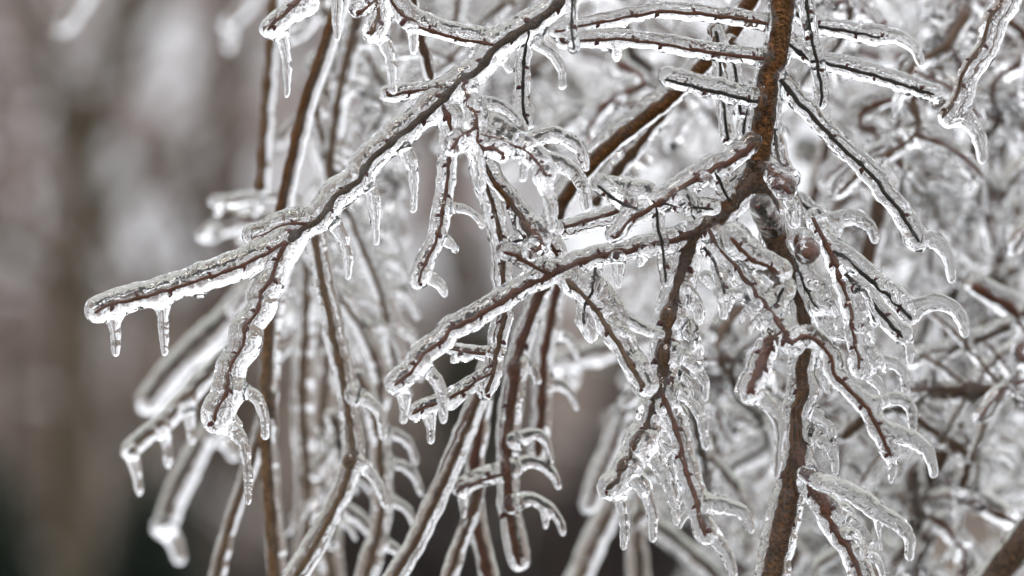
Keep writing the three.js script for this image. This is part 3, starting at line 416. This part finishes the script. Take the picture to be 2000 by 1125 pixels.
shoot('slanting shoot with a comb of curved icicles left of centre', -66, [[610, 190], [650, 340], [700, 460], [745, 580], [775, 720]], 6, [22, 22], { hook: [[0.2, 1, 90], [0.34, 1, 110], [0.48, 1, 110], [0.6, 1, 100], [0.72, 1, 90], [0.86, 1, 70], [0.97, 1, 60]], hr: 13 });
shoot('comb-like shoot of curved icicles below the slanting one', -60, [[570, 400], [600, 480], [650, 560], [705, 640], [740, 730], [742, 800]], 5, [20, 20], { hook: [[0.15, 1, 90], [0.3, 1, 90], [0.45, 1, 100], [0.6, 1, 90], [0.8, 1, 70]], hr: 12 });
shoot('shoot with stacked hooked icicles left of the bottom slanting shoot', -52, [[700, 740], [735, 830], [745, 930], [740, 1040], [700, 1170]], 7, [20, 24], { hook: [[0.3, 1, 90], [0.45, 1, 95], [0.62, 1, 80], [0.8, 1, 70]], hr: 12 });
shoot('pale upright shoot between the tan stem and the soft-focus shoot', -75, [[600, 500], [596, 650], [590, 800], [600, 960], [590, 1170]], 7, [24, 26], { hook: [[0.3, -1, 70], [0.6, 1, 80]] });
shoot('second pale upright shoot behind the soft-focus one', -90, [[640, 700], [630, 820], [625, 950], [640, 1060], [650, 1170]], 6, [24, 26], { hook: [[0.3, 1, 90], [0.6, -1, 80]], h: 1.2 });
shoot('green-brown twig meeting the diagonal branch from above', -16, [[800, -40, 6], [815, 40, 7], [828, 100, 8], [843, 155, 7]], 7, [14, 14], { h: 0.8, tone: 'stem' });
shoot('pale shoot along the top edge left of the diagonal branch', -60, [[900, -60], [890, 30], [880, 110], [870, 160]], 5, [20, 20], { hook: [[0.4, 1, 80], [0.7, 1, 80]] });
shoot('dark brown out-of-focus stem slanting down the right side', -62, [[1905, -90], [1877, 0], [1835, 120], [1790, 200], [1758, 262], [1735, 330], [1718, 400], [1694, 500], [1680, 560]], 13, [22, 22], { tone: 'stem', off: [6, 0] });
shoot('level dark brown branch entering from the right edge', -50, [[2110, 762, 15], [2000, 763, 13], [1880, 765, 13], [1790, 772, 11], [1705, 805, 11], [1645, 855, 9]], 13, [18, 17], { tone: 'stem', side: [[[1960, 758], [1915, 705], [1865, 650], [1820, 612]], [[1895, 758], [1840, 715], [1790, 690]], [[1890, 772], [1865, 815], [1838, 862]], [[1945, 772], [1925, 830], [1895, 900]]] });
shoot('dark blurred stem at the lower right', -75, [[1870, 820], [1830, 900], [1795, 1000], [1770, 1080], [1760, 1170]], 14, [22, 22], { tone: 'stem' });
shoot('thick reddish stem cutting the bottom right corner', -44, [[2060, 985, 22], [1990, 1065, 22], [1935, 1140, 22], [1900, 1200, 22]], 22, [32, 32], { tone: 'stem' });
shoot('upright brown stem near the right edge', -95, [[1945, 120], [1950, 260], [1955, 400], [1950, 560], [1960, 660]], 9, [24, 24], { tone: 'stem' });
shoot('grey curved twig with hooks near the right edge', -80, [[2060, 300], [1990, 340], [1950, 400], [1935, 480]], 6, [24, 24], { hook: [[0.5, 1, 110], [0.8, 1, 90]] });
shoot('blurred grey-brown twig weaving behind the hooked icicles at right', -120, [[1840, 330], [1880, 400], [1890, 480], [1870, 580], [1865, 700]], 7, [20, 20], { h: 1.3 });
shoot('level grey twig behind the hooked icicles at right', -125, [[1690, 520], [1780, 512], [1860, 525], [1960, 505], [2060, 490]], 6, [16, 16], { h: 1.3 });
shoot('brown stem behind the first hooked twigs right of the fork', -100, [[1625, 250], [1605, 330], [1585, 400], [1570, 480]], 9, [20, 20], { tone: 'stem', h: 1.2 });

shoot('pale iced twig tip far out of focus near the top left corner', -260, [[185, -70], [160, 0], [120, 55]], 4, [22, 16], { h: 1.6 });
shoot('pale iced twig tip far out of focus left of the top icicle', -240, [[520, -90], [480, 10], [440, 50]], 4, [20, 16], { h: 1.6, drips: [[[450, 45, 14], [448, 95, 9]]] });

// ---------------------------------------------------------------- the thicket behind: eight grown twigs and their copies
const kinds = [];
for (let v = 0; v < 8; v++) {
  const len = rr(260, 380), lean = rr(-0.5, 0.5), w = [], s = [];
  for (let i = 0; i <= 6; i++) { const t = i / 6; w.push([1000 + lean * len * t + 26 * N3(t * 3, v * 3.3, 1), 420 + len * t, -150 + 40 * N3(t * 2, v * 5.1, 6), 8 - 4 * t]); }
  for (const q of [1, 2, 4]) { const sd = q % 2 ? 1 : -1, b = w[q], l = rr(70, 150); s.push([[b[0], b[1], b[2], 4], [b[0] + sd * l * 0.5, b[1] + l * 0.25, b[2] + 8, 3.5], [b[0] + sd * l * 0.9, b[1] + l * 0.7, b[2] + 14, 3]]); }
  const g = branch({ name: 'thicket_twig', category: 'twig', label: 'blurred ice-coated twig in the thicket behind the sharp branches', group: 'iced twigs of the thicket', h: 1.4, k: 1.8, amp: 0.35,
    paths: [{ w, ice: [24, 22], tone: ['stem', 'pale', 'red', 'grey'][v % 4], gap: 14 }, ...s.map(q => ({ w: q, ice: [20, 18], tone: 'red', beads: 0 }))],
    drips: [...hooks(0, w, [[0.25, 1, 90, 10], [0.45, -1, 80, -10], [0.65, 1, 90, 0], [0.85, -1, 70, 5]], 13), ...s.flatMap((q, j) => hooks(j + 1, q, [[0.6, j % 2 ? -1 : 1, 60]], 11))] });
  kinds.push(g);
}
let nk = 0;
function thicket(x0, x1, y0, y1, z0, z1, n, where, size = [0.6, 1.1], tilt = 0.75) {
  for (let i = 0; i < n; i++) {
    const src = kinds[nk % 8], g = nk < 8 ? src : src.clone(); if (nk >= 8) { g.name = numbered('thicket_twig'); scene.add(g); } nk++;
    const z = rr(z0, z1), x = lerp(x0, x1, (i + rnd()) / n), y = rr(y0, y1);
    tag(g, 'blurred ice-coated twig ' + where, 'twig', 'iced twigs ' + where);
    g.position.copy(toM(P(x, y, z))); g.rotation.set(rr(-0.3, 0.3), rr(0, 6.28), rr(-tilt, tilt)); const s = rr(...size); g.scale.set(s, s, s);
  }
}
thicket(1540, 2080, -200, 1000, -70, -230, 70, 'in the near thicket along the right edge');
thicket(1280, 2100, -350, 950, -230, -520, 76, 'deep in the grey thicket right of the thick stem');
thicket(790, 1400, -330, 180, -90, -330, 36, 'behind the level twigs along the top edge');
thicket(620, 740, -150, 900, -100, -220, 24, 'in the comb of shoots left of centre', [0.5, 0.8], 0.2);
thicket(1330, 1700, 560, 1050, -90, -300, 22, 'low behind the drooping limbs');
// ---------------------------------------------------------------- far behind: ground, bank, trees, hedge
const Y0 = -EYE * 1000;
const groundTex = (a, b, c, d) => noiseTex(256, 256, (u, v) => { const n = 0.5 + 0.55 * ring(u, v, 2, 2) + 0.35 * ring(u, v, 7, 7, 3) + 0.3 * ring(u, v, 19, 19, 8), t = Math.min(1, Math.max(0, n)); return [lerp(a[0], b[0], t), lerp(a[1], b[1], t), lerp(a[2], b[2], t)]; }, true);
const leaves = groundTex([0.25, 0.215, 0.19], [0.45, 0.4, 0.36]); leaves.repeat.set(0.5, 0.5);
const litter = groundTex([0.34, 0.34, 0.31], [0.64, 0.64, 0.61]);
litter.repeat.set(0.5, 0.5);
function terrain(name, x0, x1, z0, z1, n, f, mat) {
  const p = [], uv = [], id = [];
  for (let j = 0; j <= n; j++) for (let i = 0; i <= n; i++) { const x = lerp(x0, x1, i / n), z = lerp(z0, z1, j / n); p.push(x, f(x, z), z); uv.push(x, z); }
  for (let j = 0; j < n; j++) for (let i = 0; i < n; i++) { const a = j * (n + 1) + i; id.push(a, a + n + 1, a + 1, a + 1, a + n + 1, a + n + 2); }
  const g = new THREE.BufferGeometry(); g.setAttribute('position', new THREE.Float32BufferAttribute(p, 3)); g.setAttribute('uv', new THREE.Float32BufferAttribute(uv, 2)); g.setIndex(id); g.computeVertexNormals();
  return tag(mesh(name, g, mat), null, null, null, 'structure');
}
const hill = (x, z) => { const t = Math.min(1, Math.max(0, (-z - 5.5) / 5)); return 1.46 * t * t * (3 - 2 * t) * (0.95 + 0.14 * N3(x * 0.25 + 4, z * 0.2, 2)) + 0.04 * N3(x * 1.7, z * 1.7, 5); };
terrain('ground', -150, 150, 60, -5.6, 120, (x, z) => hill(x, z), new THREE.MeshStandardMaterial({ map: litter, roughness: 0.95 }));
terrain('bank', -150, 150, -5.55, -200, 300, (x, z) => hill(x, z) + 0.006, new THREE.MeshStandardMaterial({ map: leaves, roughness: 0.95 }));

// a tree grown from a trunk: limbs and twigs as tapering tubes
function grow(from, dir, len, r, depth, out, o) {
  const n = 5, s = []; let p = from.slice(), d = dir.slice();
  for (let i = 0; i <= n; i++) { s.push([...p, r * (1 - 0.55 * i / n)]); for (let q = 0; q < 3; q++) { d[q] += rr(-o.bend, o.bend); } d[1] += o.lift / n; const l = Math.hypot(...d); for (let q = 0; q < 3; q++) { d[q] /= l; p[q] += d[q] * len / n; } }
  out[Math.min(depth, out.length - 1)].push(s);
  if (depth >= o.depth) return;
  const kids = o.kids[depth];
  for (let k = 0; k < kids; k++) { const b = s[Math.min(n, 1 + Math.floor((k + 0.5 + rnd() * 0.5) / kids * n))], e = [0, 1, 2].map(q => d[q] * 0.55 + rr(-0.85, 0.85)); e[1] += 0.15; const l = Math.hypot(...e); grow([b[0], b[1], b[2]], e.map(v => v / l), len * rr(0.5, 0.75), Math.max(o.thin, b[3] * 0.6), depth + 1, out, o); }
}
const glaze = new THREE.MeshPhysicalMaterial({ color: 0xf4f6f8, transmission: 0.6, thickness: 0, roughness: 0.5, ior: 1.31 }); glaze.name = 'frosted_glaze';
function tree(name, label, x, z, wpx, h, o) {
  const base = P(x, 562, z); base[1] = hill(base[0] / 1000, z / 1000) * 1000 + Y0 - 30;
  const g = new THREE.Group(); g.name = numbered(name); g.position.copy(toM(base)); scene.add(g); tag(g, label, 'tree', o.group);
  const out = [[], [], []], r = wpx * PX * sc(z) / 2;
  const t = (o.trunk ?? [[0, 0], [0, 0.5], [0, 1]]).map(([dx, f], i, a) => [base[0] + dx * PX * sc(z), base[1] + h * f, base[2], r * (1 - 0.35 * i / (a.length - 1))]), s = curve(t, h / 24);
  mesh('trunk', tube(s, base, 14, o.tone ?? 'pale', 0.12), M.stem, g);
  const top = s.at(-1);
  for (const e of o.limbs) { const b = s[Math.floor(e[0] * (s.length - 1))], l = Math.hypot(e[1], e[2], e[3]); grow([b[0], b[1], b[2]], [e[1] / l, e[2] / l, e[3] / l], h * e[4], r * (e[5] ?? 0.5), 0, out, o); }
  out[0].forEach(q => mesh('limb', tube(q, base, 8, o.tone ?? 'pale', 0.1), M.stem, g));
  const tw = [...out[1], ...out[2]];
  if (tw.length) mesh('crown', mergeGeometries(tw.map(q => tube(q, base, 4, o.twig ?? [0.54, 0.37, 0.355], 0.1))), M.twig, g);
  const gl = out[2].filter(() => rnd() < (o.ice ?? 0.22)).map(q => tube(q.map(v => [v[0], v[1] + v[3] * 0.6, v[2], v[3] * 2.2]), base, 4, [0.8, 0.8, 0.8], 0.2));
  if (gl.length) { const m = mesh('ice_glaze', mergeGeometries(gl), glaze, g); m.userData.kind = 'stuff'; }
}
const G = { bend: 0.22, lift: 0.12, depth: 2, kids: [6, 5], thin: 2 };
tree('garden_tree', 'blurred brown tree trunk leaning and forking at far left', 140, -4200, 105, 1750, { ...G, tone: [0.15, 0.115, 0.085], trunk: [[0, 0], [-15, 0.4], [10, 0.7], [25, 1]], limbs: [[1, 0.55, 1, 0.1, 0.5, 0.62], [0.97, -0.5, 1, 0.2, 0.5, 0.6], [0.9, 0.9, 0.8, -0.4, 0.45, 0.4], [0.86, -0.9, 0.6, -0.3, 0.45, 0.4], [0.94, 0.3, 1, -0.8, 0.45, 0.4]] });
tree('garden_tree', 'hazy mauve tree behind the left branch tip', 430, -6800, 95, 1900, { ...G, tone: [0.16, 0.12, 0.11], limbs: [[1, 0.4, 1, 0.1, 0.5, 0.6], [1, -0.6, 1, 0.2, 0.5, 0.6], [0.8, 0.9, 0.7, 0.4, 0.5, 0.4], [0.75, -0.9, 0.7, -0.3, 0.5, 0.4], [0.9, 0.3, 1, -0.8, 0.5, 0.4], [0.65, -0.8, 0.5, 0.6, 0.45, 0.4], [0.55, 0.9, 0.5, 0.3, 0.4, 0.35], [0.45, -0.9, 0.5, 0.3, 0.4, 0.35]], group: 'trees behind the garden' });
tree('garden_tree', 'soft grey-mauve tree showing through the gap at centre', 900, -8200, 90, 2100, { ...G, tone: [0.15, 0.12, 0.11], limbs: [[1, 0.4, 1, 0.1, 0.5, 0.6], [1, -0.6, 1, 0.2, 0.5, 0.6], [0.8, 0.9, 0.7, 0.4, 0.5, 0.4], [0.75, -0.9, 0.7, -0.3, 0.5, 0.4], [0.9, 0.3, 1, -0.8, 0.5, 0.4]], group: 'trees behind the garden' });
tree('garden_tree', 'blurred tree behind the thicket on the right', 1650, -7200, 95, 2000, { ...G, tone: [0.14, 0.11, 0.1], limbs: [[1, 0.4, 1, 0.1, 0.5, 0.6], [1, -0.6, 1, 0.2, 0.5, 0.6], [0.8, 0.9, 0.7, 0.4, 0.5, 0.4], [0.75, -0.9, 0.7, -0.3, 0.5, 0.4]], group: 'trees behind the garden' });

tree('garden_tree', 'faint leaning sapling left of the hanging icicles', 350, -5200, 46, 2100, { ...G, tone: [0.13, 0.1, 0.085], trunk: [[0, 0], [20, 0.5], [90, 1]], limbs: [[0.6, 0.9, 0.9, 0.1, 0.4, 0.5], [0.75, -0.6, 1, 0.2, 0.4, 0.5], [0.9, 0.9, 0.7, 0.4, 0.4, 0.5], [1, 0.2, 1, 0.2, 0.4, 0.6]], group: 'trees behind the garden' });
tree('garden_tree', 'faint sapling at the extreme left edge', 15, -6000, 42, 2200, { ...G, tone: [0.13, 0.1, 0.085], trunk: [[0, 0], [-10, 0.5], [-60, 1]], limbs: [[0.6, 0.9, 0.9, 0.1, 0.35, 0.5], [0.75, -0.6, 1, 0.2, 0.35, 0.5], [1, 0.2, 1, 0.2, 0.4, 0.6]], group: 'trees behind the garden' });

[[250, -5600, 60], [520, -6400, 50], [90, -7600, 70], [640, -5400, 45]].forEach(([x, z, w], i) => tree('garden_tree', ['mauve twiggy tree between the leaning trunk and the hanging icicles', 'mauve twiggy tree behind the thin pale stem', 'hazy tree behind the forked trunk', 'twiggy tree hidden behind the comb of icicles'][i], x, z, w, 1500, { ...G, tone: [0.2, 0.15, 0.13], kids: [6, 4], trunk: [[0, 0], [rr(-30, 30), 0.5], [rr(-70, 70), 1]], limbs: [[0.45, 0.9, 0.6, 0.3, 0.45, 0.4], [0.55, -0.9, 0.7, 0.2, 0.45, 0.4], [0.7, 0.7, 1, -0.2, 0.5, 0.45], [0.8, -0.6, 1, 0.2, 0.5, 0.45], [0.95, 0.3, 1, 0.4, 0.55, 0.5], [1, -0.3, 1, -0.3, 0.55, 0.5]], group: 'trees behind the garden' }));

// a far wood that reads as one mass
{
  const list = [];
  for (let i = 0; i < 15; i++) {
    const x = rr(-9000, 9000), z = rr(-16000, -11000), y = hill(x / 1000, z / 1000) * 1000 + Y0 - 50, out = [[], [], []];
    grow([x, y, z], [rr(-.1, .1), 1, rr(-.1, .1)], rr(2600, 4200), rr(45, 90), 0, out, { bend: 0.07, lift: 0.1, depth: 2, kids: [9, 6], thin: 6 });
    out[0].forEach(s => list.push(tube(s, [0, 0, 0], 6, [0.14, 0.11, 0.1], 0.1)));
    [...out[1], ...out[2]].forEach(s => list.push(tube(s, [0, 0, 0], 3, [0.54, 0.37, 0.355], 0.1)));
  }
  const m = mesh('far_wood', mergeGeometries(list), M.twig); m.position.y = EYE; tag(m, 'hazy mass of bare mauve-brown trees far behind', 'wood', null, 'stuff');
}
// evergreen shrubs: needles round a few stems
function shrub(label, x, ytop, z, w, tone) {
  const top = P(x, ytop, z), gy = hill(top[0] / 1000, z / 1000) * 1000 + Y0, H = top[1] - gy, base = [top[0], gy - 20, z], R = w * PX * sc(z) / 2;
  const g = new THREE.Group(); g.name = numbered('evergreen_shrub'); g.position.copy(toM(base)); scene.add(g); tag(g, label, 'shrub');
  const stems = []; for (let i = 0; i < 6; i++) { const a = i / 6 * 6.28; stems.push(tube([[base[0], base[1], base[2], 12], [base[0] + Math.cos(a) * R * 0.4, base[1] + H * 0.5, base[2] + Math.sin(a) * R * 0.4, 8], [base[0] + Math.cos(a) * R * 0.6, base[1] + H * 0.85, base[2] + Math.sin(a) * R * 0.6, 4]], base, 6, 'dark', 0.1)); }
  mesh('stems', mergeGeometries(stems), M.stem, g);
  const p = [], c = [];
  for (let i = 0; i < 16000; i++) {
    const u = rr(-1, 1), a = rr(0, 6.28), q = Math.cbrt(rr(0.25, 1)) * (1 + 0.3 * N3(u * 3 + x, a, 2)), sx = Math.sqrt(1 - u * u) * q * R, cx = Math.cos(a) * sx, cz = Math.sin(a) * sx, cy = H * (0.5 + 0.5 * u * q);
    const d = [rr(-1, 1), rr(-0.3, 1), rr(-1, 1)], e = [rr(-1, 1), rr(-1, 1), rr(-1, 1)], k = tone.map(v => v * rr(0.6, 1.5));
    for (const v of [[0, 0], [1, 0.25], [0.4, -0.3]]) { p.push((cx + d[0] * 40 * v[0] + e[0] * 40 * v[1]) / 1000, (cy + d[1] * 40 * v[0] + e[1] * 40 * v[1]) / 1000, (cz + d[2] * 40 * v[0] + e[2] * 40 * v[1]) / 1000); c.push(...k); }
  }
  const f = new THREE.BufferGeometry(); f.setAttribute('position', new THREE.Float32BufferAttribute(p, 3)); f.setAttribute('color', new THREE.Float32BufferAttribute(c, 3)); f.computeVertexNormals();
  mesh('foliage', f, leafMat, g);
}
const leafMat = new THREE.MeshStandardMaterial({ vertexColors: true, roughness: 0.7, side: THREE.DoubleSide });
shrub('dark evergreen shrub out of focus at lower left', 300, 930, -4600, 300, [0.009, 0.017, 0.009]);
shrub('dark evergreen shrub at the far left edge', -60, 870, -4300, 330, [0.009, 0.017, 0.009]);
shrub('dark brown-leaved shrub below the centre', 760, 850, -5200, 700, [0.022, 0.014, 0.011]);
shrub('dark brown-leaved shrub below the drooping limb', 1230, 840, -5000, 640, [0.022, 0.014, 0.011]);

shrub('dull olive shrub showing in the gap at the centre', 930, 400, -7000, 190, [0.06, 0.06, 0.045]);
shrub('brown shrub showing right of the slanting centre twig', 1265, 520, -7400, 150, [0.07, 0.055, 0.04]);
renderer.render(scene, camera);
